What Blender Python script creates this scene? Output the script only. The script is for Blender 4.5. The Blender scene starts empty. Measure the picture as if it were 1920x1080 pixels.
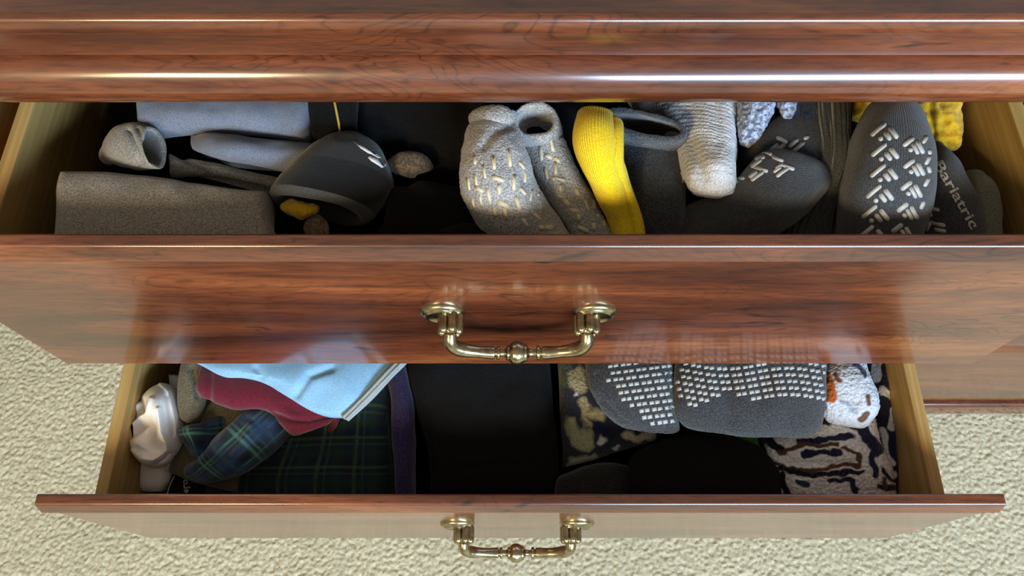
import bpy, math, random
import numpy as np
from mathutils import Vector, noise
from mathutils.bvhtree import BVHTree
random.seed(7); rng = np.random.default_rng(7)
scene = bpy.context.scene
C = scene.collection

# ------------------------------------------------------------------ camera
FPX, TH, CAMZ = 1428.6, math.radians(24.6), 1.05
cam = bpy.data.cameras.new('camera'); cam.sensor_width = 36; cam.lens = FPX*36/1920
cam.clip_start = .01
co = bpy.data.objects.new('camera', cam); C.objects.link(co)
co.location = (0, 0, CAMZ); co.rotation_euler = (TH, 0, 0)
scene.camera = co
# ------------------------------------------------------------------ world, lights, exposure
w = bpy.data.worlds.new('room_ambient'); scene.world = w; w.use_nodes = True
bg = w.node_tree.nodes['Background']
bg.inputs[0].default_value = (.86, .76, .60, 1); bg.inputs[1].default_value = .33
def area(name, loc, target, sx, sy, power, col):
    l = bpy.data.lights.new(name, 'AREA'); l.shape = 'RECTANGLE'; l.size = sx; l.size_y = sy
    l.energy = power; l.color = col
    o = bpy.data.objects.new(name, l); C.objects.link(o); o.location = loc
    d = Vector(target) - Vector(loc); o.rotation_euler = d.to_track_quat('-Z', 'Y').to_euler()
    return o
area('window_daylight', (1.15, -2.10, 1.75), (.1, .25, .65), 1.7, .7, 122, (.56, .77, 1.0))
area('lamp_lit_window', (-1.15, -1.85, 2.0), (-.1, .25, .6), .52, .45, 38, (1.0, .77, .44))
vs = scene.view_settings
vs.view_transform = 'Standard'; vs.look = 'None'; vs.gamma = 1; vs.use_curve_mapping = False
vs.exposure = .30

# ------------------------------------------------------------------ helpers
def lin(c):
    out = []
    for v in c:
        v /= 255.0
        out.append(v/12.92 if v <= .04045 else ((v+.055)/1.055)**2.4)
    return tuple(out)
def P(px, py, h):
    """world point on the horizontal plane h below eye level that the ray (px,py) meets"""
    phi = TH - math.atan((py-540)/FPX)
    y = h*math.tan(phi); d = h*math.cos(TH) + y*math.sin(TH)
    return (( px-960)/FPX*d, y, CAMZ-h)
def project(V):
    V = np.asarray(V); h = CAMZ - V[..., 2]; y = V[..., 1]
    d = h*math.cos(TH) + y*math.sin(TH); up = y*math.cos(TH) - h*math.sin(TH)
    return 960 + FPX*V[..., 0]/d, 540 - FPX*up/d
BASE, BV = {}, {}
BOX = None                       # inside of the drawer being filled: cloth presses against its panels
def fit(V):
    if BOX is None: return V
    x0, x1, y0, y1, z0 = BOX
    V[:, 0] = np.clip(V[:, 0], x0, x1); V[:, 1] = np.clip(V[:, 1], y0, y1); V[:, 2] = np.maximum(V[:, 2], z0); return V
def build(name, verts, faces, mat, parent=None, uv=None, col=None, smooth=True, bvh=False):
    verts = np.asarray(verts, float)
    if parent is None:
        b = np.array([(verts[:, 0].min()+verts[:, 0].max())/2, (verts[:, 1].min()+verts[:, 1].max())/2, verts[:, 2].min()])
    else: b = BASE[parent.name]
    m = bpy.data.meshes.new(name); m.from_pydata((verts-b).tolist(), [], [tuple(int(i) for i in f) for f in faces])
    if uv is not None:
        l = m.uv_layers.new(name='UVMap'); idx = np.empty(len(m.loops), int); m.loops.foreach_get('vertex_index', idx)
        l.data.foreach_set('uv', np.asarray(uv, float)[idx].ravel())
    if col is not None:
        a = m.color_attributes.new('Col', 'FLOAT_COLOR', 'POINT')
        c4 = np.ones((len(verts), 4)); c4[:, :3] = col; a.data.foreach_set('color', c4.ravel())
    if smooth: m.polygons.foreach_set('use_smooth', [True]*len(m.polygons))
    m.materials.append(mat)
    o = bpy.data.objects.new(name, m); C.objects.link(o)
    if parent is None: o.location = b
    else: o.parent = parent
    BASE[o.name] = b
    if bvh: BV[o.name] = BVHTree.FromPolygons([tuple(v) for v in verts], [tuple(int(i) for i in f) for f in faces])
    return o
def root(name, base):
    o = bpy.data.objects.new(name, None); C.objects.link(o); o.location = base; o.empty_display_size = .05
    BASE[o.name] = np.array(base, float); return o
def tag(o, label, cat, group=None, kind=None):
    if label: o['label'] = label
    if cat: o['category'] = cat
    if group: o['group'] = group
    if kind: o['kind'] = kind
    return o
def fixn(o):
    import bmesh
    bm = bmesh.new(); bm.from_mesh(o.data); bmesh.ops.recalc_face_normals(bm, faces=bm.faces); bm.to_mesh(o.data); bm.free()
def box(name, x0, x1, y0, y1, z0, z1, mat, parent=None, bev=.0):
    import bmesh
    bm = bmesh.new(); bmesh.ops.create_cube(bm, size=1)
    for v in bm.verts: v.co = Vector(((x0+x1)/2+v.co.x*(x1-x0), (y0+y1)/2+v.co.y*(y1-y0), (z0+z1)/2+v.co.z*(z1-z0)))
    if bev: bmesh.ops.bevel(bm, geom=list(bm.edges), offset=bev, segments=2, profile=.6, affect='EDGES')
    vs_ = [tuple(v.co) for v in bm.verts]; bm.verts.index_update(); fs = [[v.index for v in f.verts] for f in bm.faces]; bm.free()
    return build(name, vs_, fs, mat, parent, smooth=False)
def crom(pts, n):
    """Catmull-Rom through pts (k,dim) -> n samples"""
    p = np.asarray(pts, float); k = len(p)
    q = np.vstack([2*p[0]-p[1], p, 2*p[-1]-p[-2]])
    t = np.linspace(0, k-1, n); i = np.minimum(t.astype(int), k-2); f = (t-i)[:, None]
    a, b, c, d = q[i], q[i+1], q[i+2], q[i+3]
    return .5*((2*b)+(-a+c)*f+(2*a-5*b+4*c-d)*f**2+(-a+3*b-3*c+d)*f**3)
def nz(V, freq, seed=0, octv=1):
    out = np.zeros(len(V))
    for o_ in range(octv):
        f = freq*2**o_; s = seed*13.7+o_*5.1
        out += np.array([noise.noise((x*f+s, y*f+s*.7, z*f-s)) for x, y, z in V])/2**o_
    return out
def grid_normals(G, wrap=False):
    du = np.gradient(G, axis=1) if not wrap else (np.roll(G, -1, 1)-np.roll(G, 1, 1))
    dv = np.gradient(G, axis=0); n = np.cross(du, dv)
    return n/np.maximum(np.linalg.norm(n, axis=2, keepdims=True), 1e-12)
def seg_d(px, py, a, b):
    ax, ay = a; bx, by = b; vx, vy = bx-ax, by-ay
    t = np.clip(((px-ax)*vx+(py-ay)*vy)/(vx*vx+vy*vy+1e-9), 0, 1)
    return np.hypot(px-ax-t*vx, py-ay-t*vy)
def polydist(px, py, pts):
    return np.min([seg_d(px, py, pts[i], pts[i+1]) for i in range(len(pts)-1)], axis=0)
def crease_off(V, creases):
    """folds pressed into (depth>0) or raised from (depth<0) the cloth along polylines"""
    off = np.zeros(len(V))
    if creases:
        px, py = project(V)
        for pts, width, depth in creases: off -= depth*np.exp(-(polydist(px, py, pts)/width)**2)
    return off

def patch(name, rows, T, mat, parent=None, nu=90, nv=60, er=.18, wob=.0012, wf=45, seed=1, creases=(), fine=0, ff=500, paint=None, bvh=False, zt=.3):
    """a soft slab of cloth: rows of (px,py,h) give its upper side, T its thickness"""
    W = np.array([[P(*p) for p in r] for r in rows])
    A = np.array([crom(r, nu) for r in W]); G = np.stack([crom(A[:, j], nv) for j in range(nu)], 1)
    N = grid_normals(G); N[N[..., 2] < 0] *= -1
    lu = np.linalg.norm(np.diff(G, axis=1), axis=2).sum(1).mean(); lv = np.linalg.norm(np.diff(G, axis=0), axis=2).sum(0).mean()
    u = np.linspace(0, 1, nu); v = np.linspace(0, 1, nv)
    eu = np.minimum(u, 1-u)*lu; ev = np.minimum(v, 1-v)*lv
    r = er*min(lu, lv)
    e = np.minimum(1, np.minimum(ev[:, None], eu[None, :])/r)
    prof = np.sqrt(np.maximum(0, 1-(1-e)**2))
    N = N*(1-zt)+np.array([0, 0, zt]); N /= np.linalg.norm(N, axis=2, keepdims=True)
    flat = G.reshape(-1, 3)
    d = wob*nz(flat, wf, seed, 2) + crease_off(flat, creases)
    if fine: d = d + fine*nz(flat, ff, seed+3)
    d = d.reshape(nv, nu)
    top = G - N*(T*.5*(1-prof))[..., None] + N*d[..., None]
    bot = G - N*(T*.5*(1+prof))[..., None] + N*(d*(1-prof))[..., None]
    idx = np.arange(nu*nv).reshape(nv, nu); bidx = idx.copy(); inner = np.zeros((nv, nu), bool); inner[1:-1, 1:-1] = True
    bidx[inner] = nu*nv + np.arange(inner.sum())
    V = fit(np.vstack([top.reshape(-1, 3), bot[inner]]))
    q = lambda I: np.stack([I[:-1, :-1], I[:-1, 1:], I[1:, 1:], I[1:, :-1]], -1).reshape(-1, 4)
    F = np.vstack([q(idx)[:, ::-1], q(bidx)])
    uu, vv = np.meshgrid(u*lu, v*lv); UV = np.stack([uu.ravel(), vv.ravel()], 1); UV = np.vstack([UV, UV.reshape(nv, nu, 2)[inner]])
    col = None
    if paint:
        px, py = project(V); col = paint(px, py, UV[:, 0], UV[:, 1])
    return build(name, V, F, mat, parent, UV, col, bvh=bvh)

def loft(name, st, T, mat, parent=None, nu=72, nv=70, ex=2.3, cap=('round', 'round'), capl=.01, wob=.0012, wf=45, seed=1,
         creases=(), fine=0, ff=500, paint=None, bvh=False, wall=.0028, depth=.35):
    """a stuffed or hollow tube of cloth: stations (xl,yl,xr,yr,h[,T[,h_right]])"""
    Ls, Rs, Ts = [], [], []
    for s in st:
        hr = s[6] if len(s) > 6 else s[4]
        Ls.append(P(s[0], s[1], s[4])); Rs.append(P(s[2], s[3], hr)); Ts.append([s[5] if len(s) > 5 and s[5] else T])
    L, R, TT = crom(Ls, nv), crom(Rs, nv), crom(Ts, nv)[:, 0]
    Cn = (L+R)/2; A = (R-L)/2; tg = np.gradient(Cn, axis=0); tg /= np.linalg.norm(tg, axis=1, keepdims=True)
    U = np.cross(tg, A); U /= np.linalg.norm(U, axis=1, keepdims=True)
    ref = np.array([0, -.5, .85]); U *= np.where((U@ref) < 0, -1, 1)[:, None]
    rings = [(Cn[i], A[i], U[i]*TT[i]/2) for i in range(nv)]
    pre, post = [], []
    def mk(end):
        i = 0 if end == 0 else nv-1; sg = -1 if end == 0 else 1
        c, a, u_ = rings[i]; out = []
        if cap[end] == 'round':
            for k in range(1, 9):
                t = k/8*math.pi/2; s = max(math.cos(t), .02)**.8
                out.append((c+tg[i]*sg*capl*math.sin(t), a*s, u_*s))
        elif cap[end] == 'open':
            la, lu_ = np.linalg.norm(a), np.linalg.norm(u_)
            for k in range(1, 6):
                t = k/5*math.pi; o_ = wall*(1-math.cos(t))/2
                out.append((c+tg[i]*sg*wall*.6*math.sin(t), a*(1-o_/la), u_*(1-min(.8, o_/lu_))))
            m = int(nv*depth)
            for k in range(1, m, 2):
                j = k if end == 0 else nv-1-k; cc, aa, uu_ = rings[j]; s = 1-.55*(k/m)**2
                out.append((cc, aa*(1-wall/np.linalg.norm(aa))*s, uu_*(1-min(.8, wall/np.linalg.norm(uu_)))*s))
        return out
    allr = mk(0)[::-1] + rings + mk(1); n = len(allr)
    t = np.linspace(0, 2*math.pi, nu, endpoint=False)
    ct, stn = np.cos(t), np.sin(t); ca = np.sign(ct)*np.abs(ct)**(2/ex); sa = np.sign(stn)*np.abs(stn)**(2/ex)
    G = np.array([c[None]+ca[:, None]*a[None]+sa[:, None]*u_[None] for c, a, u_ in allr])
    N = grid_normals(G, True); out = G-np.array([r_[0] for r_ in allr])[:, None]
    k0 = len(mk(0)); mid = slice(k0, k0+nv)
    if (N[mid]*out[mid]).sum() < 0: N = -N
    flat = G.reshape(-1, 3)
    d = wob*nz(flat, wf, seed, 2)+crease_off(flat, creases)*(np.tile(sa, n) > 0)
    if fine: d = d+fine*nz(flat, ff, seed+3)
    G = G + N*d.reshape(n, nu)[..., None]
    V = fit(G.reshape(-1, 3).copy()); I = np.arange(n*nu).reshape(n, nu); J = np.roll(I, -1, 1)
    F = np.stack([I[:-1], J[:-1], J[1:], I[1:]], -1).reshape(-1, 4).tolist()
    F.append(list(range(nu))); F.append(list(range((n-1)*nu, n*nu)))
    circ = np.linalg.norm(np.diff(G[n//2], axis=0), axis=1).sum(); ln = np.linalg.norm(np.diff(Cn, axis=0), axis=1).sum()
    uu, vv = np.meshgrid(np.minimum(t, 2*math.pi-t)/math.pi*circ/2, np.linspace(0, ln, n)); UV = np.stack([uu.ravel(), vv.ravel()], 1)
    col = None
    if paint:
        px, py = project(V); col = paint(px, py, np.tile(t, n), np.repeat(np.linspace(0, 1, n), nu))
    o = build(name, V, F, mat, parent, UV, col, bvh=bvh); fixn(o); return o

def tube(name, pts, r, mat, parent=None, seg=10, n=60, raw=False):
    """sweep of a circle along 3D points; r a number or list of radii"""
    Q = np.asarray(pts, float) if raw else crom(pts, n); n = len(Q)
    rr = np.full(n, r) if np.isscalar(r) else (np.asarray(r, float) if raw else np.interp(np.linspace(0, 1, n), np.linspace(0, 1, len(r)), r))
    tg = np.gradient(Q, axis=0); tg /= np.maximum(np.linalg.norm(tg, axis=1, keepdims=True), 1e-9)
    ref = np.array([0, 0, 1.]) if abs(tg[n//2][2]) < .8 else np.array([0, 1., 0])
    V = []
    for i in range(n):
        a = np.cross(tg[i], ref); a /= np.linalg.norm(a)+1e-9; b = np.cross(a, tg[i])
        for k in range(seg):
            t = 2*math.pi*k/seg; V.append(Q[i]+rr[i]*(math.cos(t)*a+math.sin(t)*b))
    F = [[i*seg+k, i*seg+(k+1) % seg, (i+1)*seg+(k+1) % seg, (i+1)*seg+k] for i in range(n-1) for k in range(seg)]
    F += [list(range(seg))[::-1], list(range((n-1)*seg, n*seg))]
    o = build(name, V, F, mat, parent); fixn(o); return o

EYE = Vector((0, 0, CAMZ))
def hit(o, px, py, near=None):
    d = Vector(P(px, py, .6))-EYE; d.normalize()
    loc, nrm, i, dist = BV[o.name].ray_cast(EYE, d)
    if loc is None or (near is not None and (loc-near).length > .02):
        if near is None: return None, None
        loc, nrm, i, dist = BV[o.name].find_nearest(EYE+d*(near-EYE).length)
    if nrm.dot(EYE-loc) < 0: nrm = -nrm
    return loc, nrm
def onto(o, px, py, h=.66):
    l, n = hit(o, px, py, Vector(P(px, py, h))); return tuple(l+n*.0004)
def raised(name, on, poly, mat, lift=.0004):
    """a raised rubber/thread piece lying on the cloth surface, outline poly in photo pixels"""
    cx, cy = np.mean([p[0] for p in poly]), np.mean([p[1] for p in poly])
    c, n = hit(on, cx, cy)
    if c is None: return None
    top, bot = [], []
    for p in poly:
        l, m = hit(on, p[0], p[1], c); top.append(l+m*lift); bot.append(l-m*.0006)
    k = len(poly)
    V = [tuple(x) for x in top]+[tuple(x) for x in bot]+[tuple(c+n*lift*1.25)]
    F = [[i, (i+1) % k, 2*k] for i in range(k)]+[[i, k+i, k+(i+1) % k, (i+1) % k] for i in range(k)]
    o = build(name, V, F, mat, on if on.parent is None or on.parent.parent is None else on.parent); fixn(o); return o
def capsule(cx, cy, L, wd, ang, n=5):
    a = math.radians(ang); ux, uy = math.cos(a), math.sin(a); vx, vy = -uy, ux; out = []
    h = max(0, L/2-wd/2)
    for s in (1, -1):
        for k in range(n):
            t = -math.pi/2+math.pi*k/(n-1); du = s*(h+wd/2*math.cos(t)); dv = s*wd/2*math.sin(t)
            out.append((cx+ux*du+vx*dv, cy+uy*du+vy*dv))
    return out
def lettering(name, text, on, o0, ex, ey, mat, bold=.012, lift=.0007):
    cu = bpy.data.curves.new('t', 'FONT'); cu.body = text; cu.extrude = .01; cu.offset = bold; cu.resolution_u = 3
    ob = bpy.data.objects.new('t', cu); C.objects.link(ob); dg = bpy.context.evaluated_depsgraph_get(); me = ob.evaluated_get(dg).to_mesh()
    V = []
    for v in me.vertices:
        px = o0[0]+v.co.x*ex[0]+v.co.y*ey[0]; py = o0[1]+v.co.x*ex[1]+v.co.y*ey[1]
        l, m = hit(on, px, py, hit(on, o0[0]+ex[0], o0[1]+ex[1])[0] if not V else Vector(V[-1]))
        V.append(tuple(l+m*(lift if v.co.z > 0 else -.0004)))
    F = [list(p.vertices) for p in me.polygons]
    ob.evaluated_get(dg).to_mesh_clear(); bpy.data.objects.remove(ob); bpy.data.curves.remove(cu)
    return build(name, V, F, mat, on, smooth=False)

# ------------------------------------------------------------------ materials
def newmat(name):
    m = bpy.data.materials.new(name); m.use_nodes = True; nt = m.node_tree
    return m, nt, nt.nodes['Principled BSDF']
def nd(nt, t, **kw):
    n = nt.nodes.new(t)
    for k, v in kw.items():
        if k in ('operation', 'blend_type', 'data_type', 'wave_type', 'bands_direction', 'feature', 'attribute_name', 'distance'): setattr(n, k, v)
        else: n.inputs[k].default_value = v
    return n
def ramp(nt, fac, stops):
    r = nt.nodes.new('ShaderNodeValToRGB'); el = r.color_ramp.elements
    while len(el) < len(stops): el.new(.5)
    for e_, (p, c) in zip(el, stops): e_.position = p; e_.color = (*c, 1)
    nt.links.new(fac, r.inputs[0]); return r.outputs[0]
def mixc(nt, fac, a, b, mode='MIX'):
    n = nt.nodes.new('ShaderNodeMix'); n.data_type = 'RGBA'; n.blend_type = mode
    for s, v in ((0, fac), (6, a), (7, b)):
        if hasattr(v, 'links') or hasattr(v, 'is_linked'): nt.links.new(v, n.inputs[s])
        else: n.inputs[s].default_value = v if s == 0 else (*v, 1)
    return n.outputs[2]
def coords(nt, scale, kind='Object', rand=0):
    tc = nt.nodes.new('ShaderNodeTexCoord'); mp = nt.nodes.new('ShaderNodeMapping'); mp.inputs['Scale'].default_value = scale
    nt.links.new(tc.outputs[kind], mp.inputs[0])
    if rand:
        oi = nt.nodes.new('ShaderNodeObjectInfo'); m = nt.nodes.new('ShaderNodeMath'); m.operation = 'MULTIPLY'; m.inputs[1].default_value = rand
        nt.links.new(oi.outputs['Random'], m.inputs[0]); nt.links.new(m.outputs[0], mp.inputs['Location'])
    return mp.outputs[0]
def ntex(nt, vec, scale, detail=2, rough=.5, dist=0):
    n = nt.nodes.new('ShaderNodeTexNoise'); n.inputs['Scale'].default_value = scale; n.inputs['Detail'].default_value = detail
    n.inputs['Roughness'].default_value = rough; n.inputs['Distortion'].default_value = dist
    nt.links.new(vec, n.inputs['Vector']); return n.outputs['Fac']
def bump(nt, bs, h, dist, strength=1):
    b = nt.nodes.new('ShaderNodeBump'); b.inputs['Distance'].default_value = dist; b.inputs['Strength'].default_value = strength
    nt.links.new(h, b.inputs['Height']); nt.links.new(b.outputs[0], bs.inputs['Normal'])

def wood_red(name='cherry_laminate', rough=.40, dark=.61):
    m, nt, b = newmat(name)
    def L(c): return tuple(x*dark for x in lin(c))
    big = ntex(nt, coords(nt, (1.7, 8, 8), rand=9), 1.0, 5, .6, 1.8)
    col = ramp(nt, big, [(.26, L((56, 27, 17))), (.42, L((106, 53, 30))), (.55, L((138, 73, 41))), (.72, L((180, 106, 60)))])
    # flame figure: contour lines of a slow stretched field
    warp = ntex(nt, coords(nt, (3.6, 13, 13), rand=5), 1.0, 3, .45, 1.1)
    mm = nt.nodes.new('ShaderNodeMath'); mm.operation = 'MULTIPLY'; mm.inputs[1].default_value = 190; nt.links.new(warp, mm.inputs[0])
    sn = nt.nodes.new('ShaderNodeMath'); sn.operation = 'SINE'; nt.links.new(mm.outputs[0], sn.inputs[0])
    gl = ramp(nt, sn.outputs[0], [(.0, (1.08, 1.06, 1.04)), (.72, (1, 1, 1)), (.94, (.62, .57, .54)), (1, (.46, .41, .40))])
    reg = ramp(nt, ntex(nt, coords(nt, (3, 10, 10), rand=3), 1.0, 2), [(.44, (.05, .05, .05)), (.6, (1, 1, 1))])
    col = mixc(nt, reg, col, mixc(nt, 1.0, col, gl, 'MULTIPLY'))
    st = ramp(nt, ntex(nt, coords(nt, (6, 110, 110), rand=4), 1.0, 4, .65, .6), [(.30, (.45, .40, .38)), (.47, (1, 1, 1)), (.7, (1.18, 1.14, 1.1))])
    col = mixc(nt, .8, col, st, 'MULTIPLY')
    kn = ramp(nt, ntex(nt, coords(nt, (11, 40, 40), rand=7), 1.0, 2, .5, 2.2), [(.24, (.18, .16, .17)), (.33, (1, 1, 1))])
    col = mixc(nt, .9, col, kn, 'MULTIPLY')
    po = ramp(nt, ntex(nt, coords(nt, (55, 480, 480)), 1.0, 3, .65), [(.33, (.62, .58, .56)), (.5, (1, 1, 1)), (.66, (1.22, 1.18, 1.14))])
    col = mixc(nt, .85, col, po, 'MULTIPLY')
    nt.links.new(col, b.inputs['Base Color'])
    b.inputs['Roughness'].default_value = rough; b.inputs['IOR'].default_value = 1.5; b.inputs['Specular IOR Level'].default_value = .35
    b.inputs['Coat Weight'].default_value = 1.0; b.inputs['Coat IOR'].default_value = 1.55; b.inputs['Coat Roughness'].default_value = .15
    bump(nt, b, ntex(nt, coords(nt, (30, 500, 500)), 1.0, 2), .0001, .35)
    return m
def wood_pale(name, c0, c1, axis='y'):
    m, nt, b = newmat(name)
    sc = (240, 5, 240)
    f = ntex(nt, coords(nt, sc, rand=4), 1.0, 3, .6)
    nt.links.new(ramp(nt, f, [(.3, lin(c0)), (.7, lin(c1))]), b.inputs['Base Color']); b.inputs['Roughness'].default_value = .55
    bump(nt, b, f, .0003, .4); return m
def fabric(name, c, c2=None, hs=700, lo=.42, hi=.58, bs=900, bd=.0004, rough=.95, sheen=.25, rib=0, ribd=.0006, vcol=False, ribax=0):
    """knit: two-tone heather c/c2 at hs per metre; loop relief bs; rib = ribs per metre along u"""
    m, nt, b = newmat(name)
    if vcol:
        a = nt.nodes.new('ShaderNodeAttribute'); a.attribute_name = 'Col'
        v = ramp(nt, ntex(nt, coords(nt, (1, 1, 1)), hs, 2), [(.3, (.8, .8, .8)), (.7, (1.12, 1.12, 1.12))])
        nt.links.new(mixc(nt, 1.0, a.outputs['Color'], v, 'MULTIPLY'), b.inputs['Base Color'])
    else:
        c2 = c2 or tuple(min(255, x*1.18) for x in c)
        f = ntex(nt, coords(nt, (1, 1, 1)), hs, 3, .6)
        nt.links.new(ramp(nt, f, [(lo, lin(c)), (hi, lin(c2))]), b.inputs['Base Color'])
    b.inputs['Roughness'].default_value = rough; b.inputs['Specular IOR Level'].default_value = .2
    b.inputs['Sheen Weight'].default_value = sheen; b.inputs['Sheen Roughness'].default_value = .5
    h = ntex(nt, coords(nt, (1, 1, 1)), bs, 2)
    if rib:
        tc = nt.nodes.new('ShaderNodeTexCoord'); sx = nt.nodes.new('ShaderNodeSeparateXYZ'); nt.links.new(tc.outputs['UV'], sx.inputs[0])
        k = nt.nodes.new('ShaderNodeMath'); k.operation = 'MULTIPLY'; k.inputs[1].default_value = rib*2*math.pi; nt.links.new(sx.outputs[ribax], k.inputs[0])
        s = nt.nodes.new('ShaderNodeMath'); s.operation = 'SINE'; nt.links.new(k.outputs[0], s.inputs[0])
        q = nt.nodes.new('ShaderNodeMath'); q.operation = 'MULTIPLY_ADD'; q.inputs[1].default_value = .5*ribd/bd; nt.links.new(s.outputs[0], q.inputs[0]); nt.links.new(h, q.inputs[2])
        h = q.outputs[0]
    bump(nt, b, h, bd, 1); return m
def plain(name, c, rough=.6, metal=0, spec=.5):
    m, nt, b = newmat(name); f = ntex(nt, coords(nt, (1, 1, 1)), 260, 3)
    nt.links.new(ramp(nt, f, [(.3, tuple(x*.86 for x in lin(c))), (.7, lin(c))]), b.inputs['Base Color'])
    b.inputs['Roughness'].default_value = rough; b.inputs['Metallic'].default_value = metal; b.inputs['Specular IOR Level'].default_value = spec
    return m
WOOD = wood_red()
TOPWOOD = wood_red('darker_cherry_laminate', .40, .34)  # same cherry laminate with a lower colour multiplier for the top
PINE = wood_pale('pale_drawer_wood', (160, 126, 70), (194, 160, 100))
CASEWOOD = wood_pale('raw_case_wood', (110, 76, 34), (138, 98, 50))
m, nt, b = newmat('antique_brass')
f = ntex(nt, coords(nt, (1, 1, 1)), 180, 4)
nt.links.new(ramp(nt, f, [(.3, (.23, .19, .11)), (.65, (.46, .39, .24))]), b.inputs['Base Color'])
b.inputs['Metallic'].default_value = 1; b.inputs['Roughness'].default_value = .26
BRASS = m
m, nt, b = newmat('beige_carpet')
f1 = ntex(nt, coords(nt, (1, 1, 1)), 5, 2); f2 = ntex(nt, coords(nt, (1, 1, 1)), 240, 3, .6)
c1 = ramp(nt, f2, [(.3, lin((166, 159, 132))), (.68, lin((207, 200, 174)))])
c2 = ramp(nt, f1, [(.3, (.93, .93, .93)), (.7, (1.05, 1.05, 1.05))])
nt.links.new(mixc(nt, 1.0, c1, c2, 'MULTIPLY'), b.inputs['Base Color'])
b.inputs['Roughness'].default_value = 1; b.inputs['Specular IOR Level'].default_value = .1
vv = nt.nodes.new('ShaderNodeTexVoronoi'); vv.inputs['Scale'].default_value = 210; nt.links.new(coords(nt, (1, 1, 1)), vv.inputs['Vector'])
bump(nt, b, vv.outputs['Distance'], -.0012, .5)
CARPET = m
WALLM = plain('painted_wall', (150, 144, 132), .9)

# ------------------------------------------------------------------ room: floor, carpet, wall
def struct(o): o['kind'] = 'structure'; return o
fl = struct(build('floor', [(-3, -2.6, -.004), (3, -2.6, -.004), (3, .8, -.004), (-3, .8, -.004)], [(0, 1, 2, 3)], CARPET, smooth=False))
struct(box('wall_back', -3, 3, .79, .85, -.004, 2.4, WALLM))
def carpet():
    step, cell = .0020, .0050
    xs = np.arange(-1.05, 1.05, step); ys = np.arange(-.42, .72, step); X, Y = np.meshgrid(xs, ys)
    cx0, cy0 = xs[0]-cell*2, ys[0]-cell*2
    nx, ny = int((xs[-1]-cx0)/cell)+4, int((ys[-1]-cy0)/cell)+4
    jx, jy = rng.random((ny, nx)), rng.random((ny, nx)); an = rng.random((ny, nx))*math.pi; hh = .55+.45*rng.random((ny, nx))
    I = ((X-cx0)/cell).astype(int); J = ((Y-cy0)/cell).astype(int); Z = np.zeros_like(X)
    for di in (-1, 0, 1):
        for dj in (-1, 0, 1):
            i, j = I+di, J+dj
            px = cx0+(i+jx[j, i])*cell; py = cy0+(j+jy[j, i])*cell; a = an[j, i]
            dx, dy = X-px, Y-py; p = (dx*np.cos(a)+dy*np.sin(a))/.0040; q = (-dx*np.sin(a)+dy*np.cos(a))/.0022
            Z = np.maximum(Z, hh[j, i]*np.sqrt(np.maximum(0, 1-(p*p+q*q))))
    Z = Z*.0030
    n, k = X.shape; V = np.stack([X.ravel(), Y.ravel(), Z.ravel()], 1)
    me = bpy.data.meshes.new('carpet_pile'); I = np.arange(n*k).reshape(n, k)
    F = np.stack([I[:-1, :-1], I[:-1, 1:], I[1:, 1:], I[1:, :-1]], -1).reshape(-1, 4)
    me.vertices.add(len(V)); me.vertices.foreach_set('co', V.ravel())
    me.loops.add(F.size); me.loops.foreach_set('vertex_index', F.ravel())
    me.polygons.add(len(F)); me.polygons.foreach_set('loop_start', np.arange(0, F.size, 4)); me.polygons.foreach_set('loop_total', np.full(len(F), 4))
    me.polygons.foreach_set('use_smooth', [True]*len(F)); me.update(calc_edges=True); me.materials.append(CARPET)
    o = bpy.data.objects.new('carpet_pile', me); C.objects.link(o)
    tag(o, 'cream beige loop carpet with nubbly pile under the dresser', 'carpet', kind='stuff')
carpet()

# ------------------------------------------------------------------ dresser
XC, FW = .0062, .72
YF = .2885                       # plane of the closed drawer fronts
PITCH, QB, HF = .2027, .0186, .1807
HU = .3773                       # top of the first drawer row, below eye level
Z = lambda h: CAMZ-h
X0, X1 = XC-FW/2-.022, XC+FW/2+.026+FW+.022
YB = .755
D = root('dresser', ((X0+X1)/2, (YF+YB)/2, 0))
tag(D, 'reddish cherry wood dresser with moulded top, two of its drawers pulled open', 'dresser')
def extrude_x(name, prof, x0, x1, mat, parent, smooth=True):
    """profile of (y,z) points extruded along x, end caps included"""
    k = len(prof); V = [(x0, y, z) for y, z in prof]+[(x1, y, z) for y, z in prof]
    F = [[i, (i+1) % k, k+(i+1) % k, k+i] for i in range(k)]+[list(range(k))[::-1], list(range(k, 2*k))]
    o = build(name, V, F, mat, parent, smooth=smooth); fixn(o)
    if smooth: o.data.set_sharp_from_angle(angle=math.radians(12))
    return o
# moulded top: slab nose, shallow cove, half-round roll, frieze
pr = [(YB, Z(.278)), (.2722, Z(.278))]
pr += [(.2722-.0036*math.sin(t), Z(.2816-.0036*math.cos(t))) for t in np.linspace(.1, math.pi/2, 10)]
pr += [(.2687, Z(.285)), (.2691, Z(.2875)), (.2700, Z(.2898))]
pr += [(.2728, Z(.3000)), (.2752, Z(.3098)), (.2762, Z(.3108))]
pr += [(.2825-.0172*math.sin(t), Z(.330-.0172*math.cos(t))) for t in np.linspace(0.12, math.pi-.05, 24)]
pr += [(.292, Z(.3482)), (.2985, Z(.351)), (.2985, Z(.3745)), (YB, Z(.3745))]
box('top_panel', X0-.018, X1+.018, 0.2726, YB, Z(.278), Z(.2776), TOPWOOD, D)
extrude_x('moulded_top', pr, X0-.018, X1+.018, WOOD, D)
box('side_panel', X0, X0+.018, YF+.002, YB, .0412, Z(.3745), WOOD, D)
box('side_panel', X1-.018, X1, YF+.002, YB, .0412, Z(.3745), WOOD, D)
box('side_lining', X0+.018, X0+.021, YF+.006, YB-.012, .06, Z(.375), CASEWOOD, D)
XM = XC+FW/2+.013
box('center_stile', XM-.0125, XM+.0125, YF+.003, YF+.0208, .0412, Z(.3745), WOOD, D)
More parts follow.
